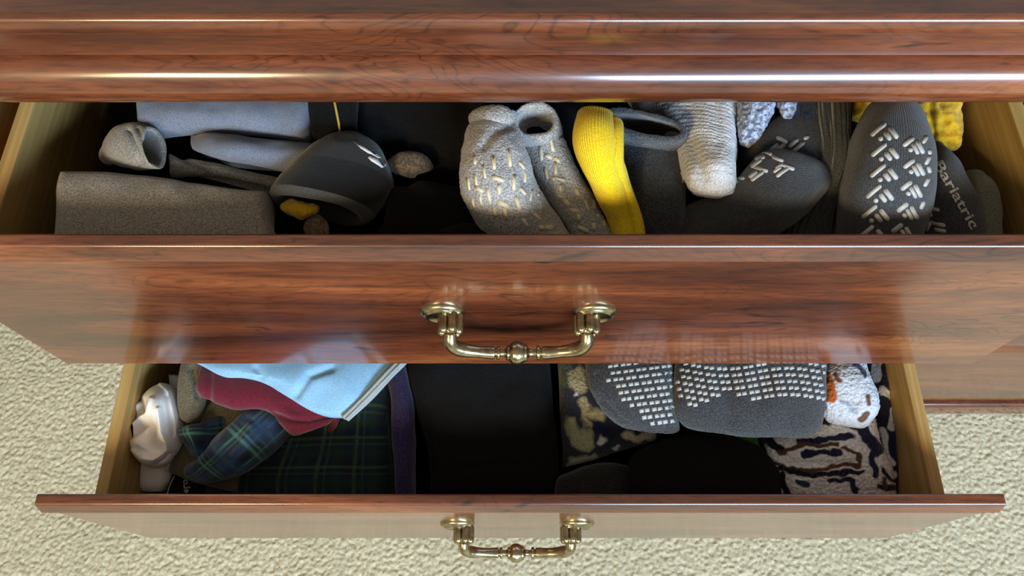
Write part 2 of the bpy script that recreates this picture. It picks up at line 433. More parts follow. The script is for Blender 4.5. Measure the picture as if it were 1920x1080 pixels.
box('center_divider', XM-.010, XM+.010, YF+.021, YB-.012, .0412, Z(.3745), CASEWOOD, D)
box('back_panel', X0+.018, X1-.018, YB-.012, YB-.001, .0412, Z(.3745), CASEWOOD, D)
box('bottom_panel', X0+.018, X1-.018, YF+.006, YB-.012, .0412, .06, CASEWOOD, D)
pp = [(YB, .041), (YF+.004, .041)]+[(YF+.003-.0065*math.sin(t), .0345+.0065*math.cos(t)) for t in np.linspace(0, math.pi/2, 9)]+[(YF-.0035, .004), (YB, .004)]
extrude_x('plinth', pp, X0-.008, X1+.008, WOOD, D)

def drawer_front(xc, yf, htop, parent):
    """front board: flat top, rounded arris, a low lip standing proud of the flat face"""
    zt, zb = Z(htop), Z(htop+QB+HF); r = .0030; ya, yl, yb = yf+.0002, yf-.0030, yf+.0092
    pf = [(yb, zb), (yb, zt-.0012), (yb-.0005, zt-.0004), (yb-.0015, zt)]
    pf += [(ya+r-r*math.sin(t), zt-r+r*math.cos(t)) for t in np.linspace(0, 1.22, 10)]
    pf += [(yl+.0001, zt-.0112), (yl, zt-.0116), (yl+.0003, zt-.0121), (yf, zt-.0130), (yf, zb+.0008), (yf+.0006, zb)]
    return extrude_x('drawer', pf, xc-FW/2, xc+FW/2, WOOD, parent)

def rosette_mesh(x, y, z, sx):
    prof = [(0, -.0042), (.62, -.0040), (.66, -.0046), (.74, -.0046), (.78, -.0034), (.86, -.0030), (.93, -.0024), (.985, -.0012), (1, 0)]
    n = 40; V = []; F = []
    for r, d in prof:
        for k in range(n):
            t = 2*math.pi*k/n; V.append((x+.0150*max(r, .01)*math.cos(t), y+d, z+.0135*max(r, .01)*math.sin(t)))
    for i in range(len(prof)-1):
        for k in range(n): F.append([i*n+k, i*n+(k+1) % n, (i+1)*n+(k+1) % n, (i+1)*n+k])
    F.append(list(range(n))); return V, F
def post_mesh(x, y, z):
    """bundle of rounded reeds standing out from the plate"""
    V, F = [], []
    reeds = [(0, 0, .0046)]+[(.0060*math.cos(a), .0056*math.sin(a), .0032) for a in np.arange(6)*math.pi/3+.26]
    for rx, rz, r in reeds:
        b0 = len(V); n = 12; prof = [(0, 1), (.009, 1), (.0112, .93), (.0128, .72), (.0136, .35), (.0138, .03)]
        for d, s in prof:
            for k in range(n):
                t = 2*math.pi*k/n; V.append((x+rx+r*s*math.cos(t), y-d, z+rz+r*s*math.sin(t)))
        for i in range(len(prof)-1):
            for k in range(n): F.append([b0+i*n+k, b0+i*n+(k+1) % n, b0+(i+1)*n+(k+1) % n, b0+(i+1)*n+k])
    return V, F
def handle(xc, yf, h, drawer):
    z = Z(h)
    for s in (-1, 1):
        V, F = rosette_mesh(xc+s*.0508, yf, z, s); fixn(build('handle_rosette', V, F, BRASS, drawer))
        V, F = post_mesh(xc+s*.0452, yf-.003, z); fixn(build('handle_post', V, F, BRASS, drawer))
    half = [(.0452, -.0145, -.001), (.0452, -.0190, -.0045), (.0430, -.0212, -.0095), (.0370, -.0220, -.0140), (.0270, -.0222, -.0172), (.0150, -.0222, -.0190), (.0, -.0222, -.0195)]
    a = crom(np.array(half), 60)
    path = np.vstack([a*np.array([-1, 1, 1]), a[::-1][1:]])
    # denser near the middle for the turned rings and bead
    arc = np.concatenate([[0], np.cumsum(np.linalg.norm(np.diff(path, axis=0), axis=1))]); arc -= arc[-1]/2
    tt = np.concatenate([np.linspace(arc[0], -.019, 40, endpoint=False), np.linspace(-.019, .019, 120), np.linspace(.019, arc[-1], 41)[1:]])
    Q = np.stack([np.interp(tt, arc, path[:, k]) for k in range(3)], 1)
    key = [(-.07, .0040), (-.050, .0046), (-.040, .0050), (-.028, .0040), (-.0185, .0045), (-.0165, .0045), (-.0160, .0030), (-.0150, .0029), (-.0147, .0046), (-.0136, .0048), (-.0128, .0046), (-.0124, .0026),
           (-.0098, .0025), (-.0085, .0034), (-.0080, .0050), (-.0070, .0054), (-.0064, .0048), (-.0058, .0060), (-.0040, .0074), (-.0015, .0081), (.0010, .0078), (.0034, .0066), (.0044, .0058), (.0047, .0062), (.0056, .0058), (.0064, .0042), (.0076, .0028),
           (.0098, .0025), (.0120, .0026), (.0124, .0048), (.0134, .0051), (.0146, .0048), (.0150, .0030), (.0158, .0031), (.0162, .0044), (.0190, .0045), (.028, .0040), (.040, .0050), (.050, .0046), (.07, .0040)]
    rr = np.interp(tt, [k[0] for k in key], [k[1] for k in key])
    tube('handle_bail', Q+np.array([xc, yf, z]), rr, BRASS, drawer, seg=16, raw=True)

def drawer(xc, yf, htop, box_too=True):
    o = drawer_front(xc, yf, htop, D)
    if box_too:
        yb = yf+.0093; z1, z0 = Z(htop+.034), Z(htop+.190); b_ = .3355
        box('drawer_side', xc-b_, xc-b_+.0100, yb, yb+.40, z0, z1, PINE, o, .0012)
        box('drawer_side', xc+b_-.0100, xc+b_, yb, yb+.40, z0, z1, PINE, o, .0012)
        box('drawer_back', xc-b_+.0101, xc+b_-.0101, yb+.39, yb+.40, z0, z1-.004, PINE, o)
        box('drawer_bottom', xc-b_+.0101, xc+b_-.0101, yb, yb+.39, z0+.008, z0+.013, PINE, o)
    handle(xc-.0018, yf, htop+.0925, o)
    return o
YU, YL = .1976, .0878
up = drawer(XC, YU, HU); up['label'] = 'upper open drawer of socks and shirts'
lo = drawer(XC, YL, HU+PITCH); lo['label'] = 'lower open drawer of folded clothes'
drawer(XC, YF, HU+2*PITCH, False)
XR = XC+FW+.026
for k in range(3): drawer(XR, YF, HU+k*PITCH, False)
bpy.context.view_layer.update()

# ------------------------------------------------------------------ cloth materials
BLACK = fabric('black_cotton', (10, 10, 11), (18, 17, 18), sheen=.03)
BLACK2 = fabric('black_knit', (10, 10, 11), (17, 17, 18), sheen=.03, rib=420, ribd=.0003)
CHAR = fabric('charcoal_terry', (38, 39, 42), (66, 68, 72), hs=1000, bs=800, bd=.0012)
CHARK = fabric('charcoal_grip_knit', (50, 52, 55), (68, 70, 73), hs=1100, bs=1200, bd=.0004, rib=900, ribd=.0002)
RIB = fabric('charcoal_ribbed_knit', (62, 64, 64), (84, 86, 86), hs=1000, bs=900, bd=.0005, rib=330, ribd=.0016)
HEATH = fabric('grey_heather_knit', (114, 109, 100), (166, 160, 148), hs=950, lo=.36, hi=.64, bs=900, bd=.0006)
GREYT = fabric('light_grey_terry', (128, 126, 124), (176, 174, 172), hs=1000, bs=800, bd=.0011)
BLUEG = fabric('blue_grey_jersey', (98, 104, 118), (116, 122, 136), hs=1300, bs=1500, bd=.0002)
YEL = fabric('yellow_rib_knit', (232, 194, 24), (246, 212, 44), hs=900, bs=900, bd=.0003, rib=800, ribd=.0004, sheen=.1)
MUST = fabric('mustard_yellow_cloth', (186, 140, 18), (212, 168, 34), hs=200, bs=300, bd=.0006)
WHITE = fabric('white_terry', (186, 183, 182), (214, 212, 210), hs=900, bs=750, bd=.0008, rib=380, ribd=.00022, ribax=1)
FUZZ = fabric('pale_blue_grey_fuzzy_knit', (96, 104, 124), (172, 182, 204), hs=330, bs=420, bd=.002)
NAVY = fabric('navy_knit', (26, 32, 46), (44, 54, 74), hs=600, bs=700, bd=.0008)
SAGE = fabric('sage_grey_knit', (92, 94, 80), (116, 118, 102), hs=900, bs=900, bd=.0004)
TAN = fabric('tan_heather_knit', (80, 68, 52), (116, 100, 78), hs=520, bs=700, bd=.0008)
CUFF = fabric('dark_banded_knit', None or (30, 29, 29), vcol=True, hs=700, bs=900)
CREAM = fabric('cream_jersey', (230, 224, 218), (244, 239, 234), hs=1200, bs=1500, bd=.0002)
KHAKI = fabric('khaki_heather', (82, 76, 58), (106, 98, 78), hs=800, bs=900, bd=.0004)
MAROON = fabric('maroon_jersey', (84, 14, 30), (102, 22, 40), hs=900, bs=1100, bd=.0002)
LBLUE = fabric('light_blue_jersey', (122, 168, 204), (142, 186, 218), hs=1100, bs=1300, bd=.0002)
HEM = fabric('grey_hem_rib', (142, 150, 150), (160, 168, 168), hs=900, bs=900, bd=.0003, rib=210, ribd=.0016, ribax=1)
PURP = fabric('deep_purple_fleece', (38, 30, 62), (54, 44, 84), hs=600, bs=700, bd=.0005)
PRINT = fabric('printed_fleece', None or (0, 0, 0), vcol=True, hs=420, bs=520, bd=.0014)
PLAID = fabric('plaid_flannel', None or (0, 0, 0), vcol=True, hs=900, bs=1100, bd=.0003)
TREAD = plain('light_grey_rubber_print', (176, 174, 168), .5)
TREADW = plain('cream_rubber_print', (206, 192, 160), .5)
TREADD = plain('pale_grey_rubber_dot', (172, 175, 174), .6)
THREAD = plain('white_thread', (214, 214, 212), .7)
YTHREAD = plain('yellow_thread', (206, 176, 84), .7)
GREYTHREAD = plain('grey_thread', (186, 186, 182), .8)
GS, GC = 'socks in the upper drawer', 'folded clothes in the upper drawer'
LC, LS = 'folded clothes in the lower drawer', 'socks in the lower drawer'

# ================================================================== UPPER DRAWER
BOX = (XC-.3250, XC+.3250, YU+.0102, YU+.395, Z(HU+.1762))
tag(patch('black_filler_layer', [[(200, 120, 0.472), (700, 120, 0.472), (1250, 120, 0.472), (1830, 120, 0.472)], [(180, 250, 0.477), (700, 250, 0.477), (1250, 250, 0.472), (1830, 250, 0.477)],
    [(150, 400, 0.482), (700, 400, 0.482), (1250, 400, 0.482), (1850, 400, 0.482)], [(140, 560, 0.492), (700, 560, 0.492), (1250, 560, 0.492), (1850, 560, 0.492)]], .05, BLACK, er=.1),
    'added black filler layer beneath the socks and shirts of the upper drawer', 'clothing', GC)  # dark filler added under the contents so the drawer bottom stays hidden
tag(patch('folded_sweatpants', [[(97, 305, .411), (200, 306, .410), (310, 316, .408), (420, 338, .410), (512, 350, .416)], [(88, 340, .404), (200, 342, .402), (310, 350, .402), (420, 366, .404), (508, 370, .410)],
    [(84, 385, .403), (200, 388, .401), (310, 392, .401), (420, 400, .403), (506, 402, .408)], [(78, 437, .406), (200, 437, .404), (310, 437, .404), (420, 438, .406), (516, 440, .410)],
    [(74, 480, .411), (200, 480, .409), (310, 480, .409), (420, 480, .411), (522, 480, .416)]], .04, HEATH, nu=130, nv=70, er=.16, wob=.0015, wf=30,
    creases=[([(350, 345), (470, 420)], 22, .0015)]),
    'grey heather folded garment at the left front of the upper drawer', 'clothing', GC)
g = loft('folded_sweatshirt', [(216, 272, 203, 300, .430, .014), (226, 248, 214, 310, .426, .020), (246, 236, 236, 314, .420, .024), (268, 234, 262, 316, .414, .022), (284, 238, 290, 316, .408, .018)],
    .02, HEATH, cap=('round', 'open'), wob=.0014, depth=.75, wall=.0032, creases=[([(240, 246), (262, 308)], 6, .003), ([(258, 240), (284, 300)], 4, .0015)])
patch('hem_strip', [[(312, 284, .424), (390, 298, .424), (470, 318, .426), (550, 338, .43)], [(312, 300, .421), (390, 312, .421), (470, 332, .423), (550, 348, .428)], [(312, 325, .424), (390, 330, .425), (470, 345, .427), (550, 362, .43)]],
    .014, HEATH, g, creases=[([(330, 285), (390, 330)], 6, .003)])
tag(g, 'grey heather garment with a rolled open fold behind the grey heather stack', 'clothing', GC)
g = patch('blue_grey_shirt', [[(244, 150, .41), (350, 150, .41), (460, 150, .408), (588, 150, .41)], [(246, 195, .407), (350, 195, .404), (460, 196, .404), (584, 200, .407)],
    [(247, 225, .409), (350, 222, .406), (460, 225, .406), (580, 235, .409)], [(250, 262, .417), (350, 256, .416), (460, 258, .416), (578, 268, .417)]], .022, BLUEG, nu=110, creases=[([(400, 200), (440, 235)], 16, .0012), ([(500, 190), (520, 230)], 16, .001)])
patch('front_fold', [[(352, 242, .422), (400, 240, .413), (490, 248, .412), (605, 262, .416)], [(346, 258, .419), (400, 262, .404), (485, 275, .404), (600, 282, .41)],
    [(346, 272, .420), (398, 284, .405), (472, 298, .407), (580, 305, .413)], [(352, 284, .424), (398, 302, .415), (462, 316, .416), (545, 330, .42)]], .022, BLUEG, g, nu=110, creases=[([(360, 250), (350, 290)], 14, .0015)])
tag(g, 'plain blue grey shirt folded at the back left of the upper drawer', 'shirt', GC)
g = patch('black_shorts', [[(562, 150, .412), (610, 150, .41), (672, 150, .412)], [(568, 200, .41), (612, 200, .408), (668, 200, .41)], [(576, 240, .413), (618, 240, .411), (668, 242, .413)], [(585, 275, .42), (625, 275, .42), (668, 275, .42)]], .02, BLACK, nu=50, bvh=True)
pts = [Vector(hit(g, px, py)[0])+Vector((0, 0, .0004)) for px, py in ((623, 175), (628, 195), (632, 215), (636, 235), (639, 256))]
tube('yellow_piping', [tuple(p) for p in pts], .0008, YTHREAD, g)
tag(g, 'black garment with thin yellow piping beside the blue grey shirt', 'clothing', GC)
# rolled dark sock with banded cuff
cA, cB, cC = lin((32, 30, 29)), lin((13, 12, 13)), lin((74, 74, 72))
def band(px, py, u, v):
    out = np.empty((len(px), 3)); out[:] = cA; out[(v > .42) & (v < .70)] = cB; out[v >= .70] = cC; out[v > .86] = lin((34, 32, 30)); return out
g = loft('rolled_sock', [(624, 284, 700, 292, .430, .030), (586, 298, 728, 314, .424, .046), (556, 320, 736, 344, .422, .054), (532, 342, 722, 374, .423, .056), (514, 364, 700, 400, .425, .056)],
    .05, CUFF, cap=('round', 'open'), capl=.012, wob=.0012, paint=band, bvh=True, wall=.009, depth=.8, nv=90, nu=90)
for poly in ([(660, 264), (672, 268), (690, 281), (706, 290), (716, 297), (708, 296), (690, 287), (676, 278)], [(694, 290), (706, 296), (722, 303), (724, 311), (716, 315), (706, 308), (696, 302), (690, 296)]):
    raised('embroidered_mark', g, poly, THREAD)
tag(g, 'dark rolled sock with charcoal banded cuff and small white embroidered mark', 'sock', GS)
g = loft('yellow_sock_toe', [(539, 382, 541, 400, .418), (552, 376, 552, 406, .415), (570, 379, 568, 407, .415), (586, 386, 582, 402, .418)], .010, MUST, wob=.002, wf=120, capl=.004, nu=30, nv=26)
tag(g, 'yellow knit scrap tucked inside the rolled dark sock opening', 'clothing', GC)
g = loft('tan_tag', [(584, 410, 576, 440, .424), (596, 402, 592, 446, .422), (607, 412, 610, 446, .424)], .008, TAN, wob=.0006, capl=.003, nu=30, nv=26)
tag(g, 'small tan brown fabric tip in the rolled dark sock opening', 'clothing', GC)
tag(patch('black_sweater', [[(655, 130, .425), (800, 130, .42), (950, 130, .415), (1100, 130, .42)], [(655, 200, .42), (800, 200, .415), (950, 205, .408), (1100, 200, .415)],
    [(665, 260, .425), (790, 262, .42), (930, 262, .412), (1080, 262, .42)], [(690, 340, .44), (790, 335, .435), (930, 330, .43), (1070, 330, .44)]], .03, BLACK, wob=.002,
    creases=[([(700, 200), (720, 270)], 14, .003), ([(880, 200), (860, 300)], 16, .003)]), 'black sweater bunched behind the light grey speckled socks', 'clothing', GC)
tag(loft('tan_sock', [(736, 302, 740, 324, .426), (758, 288, 762, 330, .420), (782, 290, 784, 328, .420), (796, 306, 792, 324, .426)], .016, TAN, capl=.002), 'tan heather sock toe poking out between black clothes', 'sock', GS)
tag(patch('black_sock', [[(712, 345, .428), (790, 322, .422), (862, 335, .424), (895, 352, .43)], [(708, 390, .418), (790, 362, .412), (872, 372, .414), (915, 392, .424)], [(705, 430, .42), (790, 415, .418), (880, 412, .418), (960, 425, .428)], [(700, 485, .44), (790, 485, .44), (880, 485, .44), (990, 485, .44)]],
    .035, BLACK, wob=.002, creases=[([(760, 340), (800, 430)], 12, .002), ([(830, 350), (860, 420)], 12, .002)]), 'black sock lying between the banded rolled sock and speckled grey socks', 'sock', GS)
tag(patch('black_vest', [[(822, 424, .415), (870, 412, .411), (930, 418, .412), (1006, 435, .416)], [(820, 450, .414), (880, 448, .411), (940, 450, .412), (1012, 455, .416)], [(815, 485, .42), (880, 485, .42), (950, 485, .42), (1015, 485, .42)]], .01, BLACK, er=.3),
    'thin black fabric edge lying in front of the speckled grey socks', 'clothing', GC)
# light grey speckled grip socks
sockL = loft('speckled_grip_sock', [(884, 238, 966, 238, .408, .026), (872, 268, 978, 262, .400, .034), (863, 305, 990, 300, .396, .038), (862, 338, 1002, 340, .398, .040), (873, 380, 1024, 382, .406, .040), (902, 430, 1062, 430, .42, .036), (925, 480, 1090, 475, .43, .03)],
    .035, GREYT, bvh=True, capl=.008, wob=.0018, fine=.0005, creases=[([(905, 275), (925, 250), (955, 236)], 7, .003), ([(985, 330), (1010, 395), (1050, 430)], 10, .002)])
loft('toe_fold', [(888, 240, 904, 226, .402, .016), (898, 246, 920, 212, .394, .020), (922, 248, 944, 207, .389, .020), (942, 244, 958, 212, .390, .018)], .02, GREYT, sockL, capl=.005, wob=.0012, fine=.0005, nu=40, nv=36)
tag(sockL, 'light grey speckled sock with folded toe and cream grip bars, left of its pair', 'sock', GS)
sockR = loft('speckled_grip_sock', [(960, 228, 1048, 228, .392, .026), (966, 250, 1054, 250, .408, .028), (982, 285, 1064, 280, .414, .03), (998, 335, 1080, 318, .418, .032), (1025, 385, 1112, 368, .424, .034), (1056, 430, 1142, 422, .432, .034), (1080, 480, 1165, 475, .44, .03)],
    .03, GREYT, bvh=True, cap=('open', 'round'), wob=.0016, fine=.0005, depth=.3, wall=.0035, creases=[([(1040, 300), (1090, 390)], 9, .0015)])
tag(sockR, 'light grey speckled sock with an open cuff beside the yellow sock', 'sock', GS)
barsL = [(890, 300, 18, 6, 82), (926, 305, 26, 7, 84), (955, 296, 34, 7, 82), (979, 310, 18, 6, 55), (908, 322, 26, 5, 80), (892, 337, 22, 5, 82), (878, 345, 24, 5, 80), (934, 335, 26, 8, 20), (964, 342, 30, 7, 92), (985, 332, 20, 5, 95),
    (898, 355, 20, 7, 35), (936, 355, 20, 8, 88), (916, 367, 28, 6, 78), (901, 376, 20, 5, 80), (887, 382, 18, 5, 75), (944, 383, 26, 9, 25), (981, 358, 18, 6, 55), (996, 366, 22, 4, 100), (1011, 360, 16, 4, 105), (971, 382, 30, 7, 72), (948, 400, 24, 7, 78), (928, 398, 18, 5, 75), (1008, 407, 20, 6, 45), (985, 418, 20, 7, 60), (1016, 427, 12, 9, 0), (1031, 427, 18, 9, 0)]
for a_ in barsL: raised('grip_bar', sockL, capsule(*a_), TREADW)
barsR = [(1036, 274, 22, 7, 82), (1014, 288, 28, 7, 82), (1029, 293, 16, 8, 25), (1044, 299, 14, 8, 35), (1042, 315, 24, 6, 88), (1024, 325, 24, 6, 78), (1048, 336, 28, 7, 10), (1051, 352, 14, 6, 90), (1082, 360, 18, 7, 65), (1062, 380, 18, 9, 45), (1051, 368, 16, 4, 8), (1101, 386, 24, 6, 70), (1115, 383, 18, 6, 82), (1077, 395, 22, 7, 8), (1128, 405, 20, 7, 15), (1085, 408, 14, 8, 85), (1093, 430, 24, 9, 25), (1113, 425, 16, 7, 90), (1134, 418, 14, 7, 85)]
for a_ in barsR: raised('grip_bar', sockR, capsule(*a_), TREADW)
# yellow sock, doubled over
g = loft('yellow_sock', [(1080, 216, 1152, 226, .388, .016), (1073, 250, 1154, 258, .384, .02), (1084, 300, 1160, 306, .389, .02), (1106, 345, 1172, 345, .400, .02), (1134, 400, 1184, 398, .418, .02), (1146, 440, 1190, 440, .426, .02), (1152, 485, 1196, 485, .434, .018)],
    .018, YEL, capl=.006, wob=.0014, wf=30)
loft('folded_layer', [(1140, 230, 1168, 238, .386, .010), (1146, 258, 1168, 264, .384, .012), (1148, 300, 1170, 306, .389, .013), (1158, 345, 1184, 345, .402, .014), (1174, 400, 1201, 398, .416, .014), (1182, 440, 1209, 440, .424, .014), (1186, 485, 1212, 485, .432, .014)],
    .014, YEL, g, capl=.005, wob=.0006, nu=40)
tag(g, 'bright yellow ribbed sock folded double beside a charcoal cuff', 'sock', GS)
tag(loft('charcoal_sock', [(1130, 216, 1286, 250, .394, .017), (1138, 250, 1288, 276, .420, .026), (1160, 312, 1287, 330, .428, .034), (1180, 385, 1284, 392, .428, .034), (1192, 440, 1282, 440, .438, .032), (1196, 490, 1282, 490, .446, .03)],
    .034, CHAR, cap=('open', 'round'), wob=.0014, fine=.0006, depth=.5, wall=.003), 'dark charcoal terry sock with a wide open cuff next to the white sock', 'sock', GS)
tag(loft('white_sock', [(1130, 130, 1410, 130, .44, .03, .416), (1172, 190, 1392, 188, .438, .034, .410), (1222, 235, 1378, 232, .434, .034, .407), (1262, 285, 1383, 285, .424, .034, .408), (1280, 330, 1381, 335, .410, .032), (1288, 348, 1376, 354, .413, .028)], .03, WHITE, capl=.007, wob=.002, wf=40, fine=.0006,
    creases=[([(1215, 205), (1290, 260), (1320, 330)], 14, .003), ([(1340, 195), (1350, 260)], 12, .0015)]), 'white terry sock hanging over dark grip socks in the upper drawer', 'sock', GS)
tag(loft('fuzzy_sock', [(1386, 150, 1456, 150, .406), (1384, 200, 1450, 203, .404), (1381, 235, 1432, 246, .408), (1384, 258, 1412, 268, .414)], .022, FUZZ, capl=.004, wob=.0014, fine=.001, ff=350), 'pale blue grey fuzzy sock toe right of the white sock', 'sock', GS)
tag(loft('fuzzy_sock', [(1456, 160, 1494, 160, .406), (1458, 195, 1492, 197, .406), (1464, 208, 1486, 212, .41)], .014, FUZZ, capl=.004, fine=.001, ff=350), 'small pale fuzzy sock tip above the dark navy sock', 'sock', GS)
tag(loft('navy_sock', [(1452, 150, 1536, 150, .418), (1470, 200, 1530, 200, .414), (1480, 235, 1524, 235, .416), (1490, 248, 1516, 248, .42)], .02, NAVY, capl=.005, creases=[([(1500, 195), (1500, 240)], 6, .003)]), 'dark navy sock behind the charcoal sock with chevron treads', 'sock', GS)
# charcoal grip socks
sb = loft('chevron_grip_sock', [(1400, 270, 1440, 330, .432, .02), (1440, 235, 1490, 345, .424, .028), (1500, 205, 1530, 345, .42, .028), (1540, 195, 1556, 330, .424, .026)], .028, CHARK, bvh=True, wob=.001)
tag(sb, 'charcoal grip sock lying partly under another, beneath the navy sock', 'sock', GS)
sa_ = loft('chevron_grip_sock', [(1270, 395, 1300, 500, .44, .03), (1335, 372, 1362, 475, .43, .034), (1385, 338, 1424, 452, .42, .036), (1434, 290, 1474, 428, .412, .036), (1490, 298, 1518, 396, .412, .032), (1532, 320, 1544, 362, .418, .022)], .034, CHARK, bvh=True, capl=.004, wob=.0012,
    creases=[([(1400, 430), (1500, 400), (1540, 360)], 8, .0012)])
tag(sa_, 'charcoal grip sock on its side with toe pointing right below the white sock', 'sock', GS)
for a_ in [(1438, 286, 22, 7, 25), (1425, 296, 20, 7, -12), (1418, 306, 26, 7, -38), (1426, 317, 30, 7, 18), (1412, 327, 20, 7, -38), (1420, 330, 30, 7, -36), (1458, 298, 24, 7, 25), (1475, 312, 32, 7, 22), (1457, 318, 18, 6, -35), (1468, 322, 32, 7, -36), (1460, 312, 16, 6, -35), (1386, 332, 22, 7, 15), (1378, 343, 16, 6, -38)]:
    raised('grip_bar', sa_, capsule(*a_), TREAD)
for a_ in [(1466, 262, 24, 8, 28), (1452, 276, 20, 7, -38), (1462, 278, 26, 7, -38), (1488, 268, 24, 7, -42), (1497, 276, 30, 7, -42), (1512, 258, 12, 7, -30), (1484, 298, 28, 9, 28)]:
    raised('grip_bar', sb, capsule(*a_), TREAD)
g = loft('ribbed_sock', [(1524, 165, 1598, 165, .412, .02), (1530, 230, 1594, 230, .41, .024), (1532, 300, 1590, 300, .412, .026), (1506, 360, 1578, 370, .424, .026), (1470, 420, 1572, 425, .436, .026), (1450, 490, 1574, 490, .446, .026)], .024, RIB, wob=.001, creases=[([(1555, 190), (1552, 330)], 5, .003)])
tag(g, 'charcoal ribbed sock leg squeezed beside the upright treaded sock', 'sock', GS)
sc = loft('chevron_grip_sock', [(1626, 212, 1706, 212, .398, .03), (1606, 232, 1730, 238, .393, .038), (1594, 285, 1746, 290, .390, .042), (1584, 340, 1748, 342, .394, .042), (1576, 390, 1738, 392, .404, .042), (1571, 440, 1722, 440, .414, .04), (1570, 490, 1710, 490, .424, .038)], .04, CHARK, bvh=True, capl=.011, wob=.001, nu=90)
tag(sc, 'upright charcoal sock with columns of light chevron treads near the right wall', 'sock', GS)
def motif(x, y, k=1.0, mir=0):
    return [(x-14*k, y-12*k, 37*k, 8, -40), (x+14*k, y-6*k, 27*k, 9, 52), (x+3*k, y, 20*k, 9, 52), (x-10*k, y+5*k, 10, 9, 0)]
for mx, my, k in ((1661, 255, 1), (1662, 293, 1), (1660, 332, 1), (1652, 371, 1), (1644, 409, 1), (1638, 447, 1)):
    for a_ in motif(mx, my, k): raised('grip_bar', sc, capsule(*a_), TREAD)
def motif2(x, y): return [(x-8, y-10, 26, 9, -38), (x+14, y, 28, 8, 62), (x+5, y+3, 24, 7, 62), (x-4, y+5, 10, 8, 40)]
for mx, my in ((1711, 276), (1712, 317), (1707, 358), (1700, 399), (1690, 438)):
    for a_ in motif2(mx, my): raised('grip_bar', sc, capsule(*a_), TREAD)
for cx, cy, L_, an in ((1734, 262, 16, -60), (1739, 301, 18, -62), (1737, 342, 18, -62), (1729, 385, 16, -66), (1742, 318, 14, 75), (1743, 285, 10, 75)):
    raised('grip_bar', sc, capsule(cx, cy, L_, 7, an), TREAD)
sd = loft('lettered_grip_sock', [(1738, 285, 1768, 288, .425, .018), (1736, 330, 1800, 326, .42, .024), (1730, 385, 1830, 380, .424, .026), (1724, 440, 1846, 440, .432, .026), (1718, 495, 1860, 495, .44, .026)], .025, CHARK, bvh=True, capl=.006)
lettering('lettering', 'Bariatric', sd, (1750, 307), (20.5, 36.5), (23, -13), TREAD)
for a_ in [(1736, 385, 14, 6, 20), (1750, 392, 24, 7, 12), (1740, 402, 18, 6, 15), (1756, 420, 34, 8, 12), (1740, 425, 20, 7, -65), (1762, 432, 24, 7, 10)]: raised('grip_bar', sd, capsule(*a_), TREAD)
tag(sd, 'charcoal sock printed Bariatric leaning beside the drawer side', 'sock', GS)
tag(loft('sage_sock', [(1790, 345, 1848, 342, .438, .02), (1798, 370, 1868, 372, .434, .024), (1802, 430, 1874, 432, .438, .024), (1806, 495, 1880, 495, .446, .022)], .024, SAGE, capl=.008), 'plain sage grey sock end against the right drawer side', 'sock', GS)
tag(loft('yellow_cloth', [(1688, 150, 1770, 150, .43), (1698, 205, 1790, 205, .424), (1716, 240, 1797, 238, .426), (1736, 262, 1790, 258, .432)], .03, MUST, wob=.003, wf=90, capl=.006, creases=[([(1745, 195), (1750, 255)], 5, .003), ([(1765, 190), (1780, 250)], 5, .003)]), 'mustard yellow crumpled sock behind the upright treaded sock', 'sock', GS)
tag(loft('yellow_cloth', [(1558, 150, 1640, 150, .43), (1570, 195, 1640, 198, .426), (1588, 212, 1628, 216, .43)], .02, MUST, wob=.003, wf=90, capl=.006), 'mustard yellow scrap left of the upright treaded sock', 'sock', GS)

# ================================================================== LOWER DRAWER
BOX = (XC-.3250, XC+.3250, YL+.0102, YL+.395, Z(HU+PITCH+.1762))
tag(patch('dark_filler_layer', [[(235, 600, 0.705), (700, 600, 0.705), (1250, 600, 0.705), (1720, 600, 0.705)], [(225, 720, 0.710), (700, 720, 0.710), (1250, 720, 0.710), (1722, 720, 0.710)], [(215, 850, 0.715), (700, 850, 0.715), (1250, 850, 0.715), (1735, 850, 0.715)], [(205, 990, 0.725), (700, 990, 0.725), (1250, 990, 0.725), (1745, 990, 0.725)]], .022, BLACK, er=.1),
    'added black filler layer beneath the other clothes of the lower drawer', 'clothing', LC)  # added dark layer that fills the gaps between the clothes
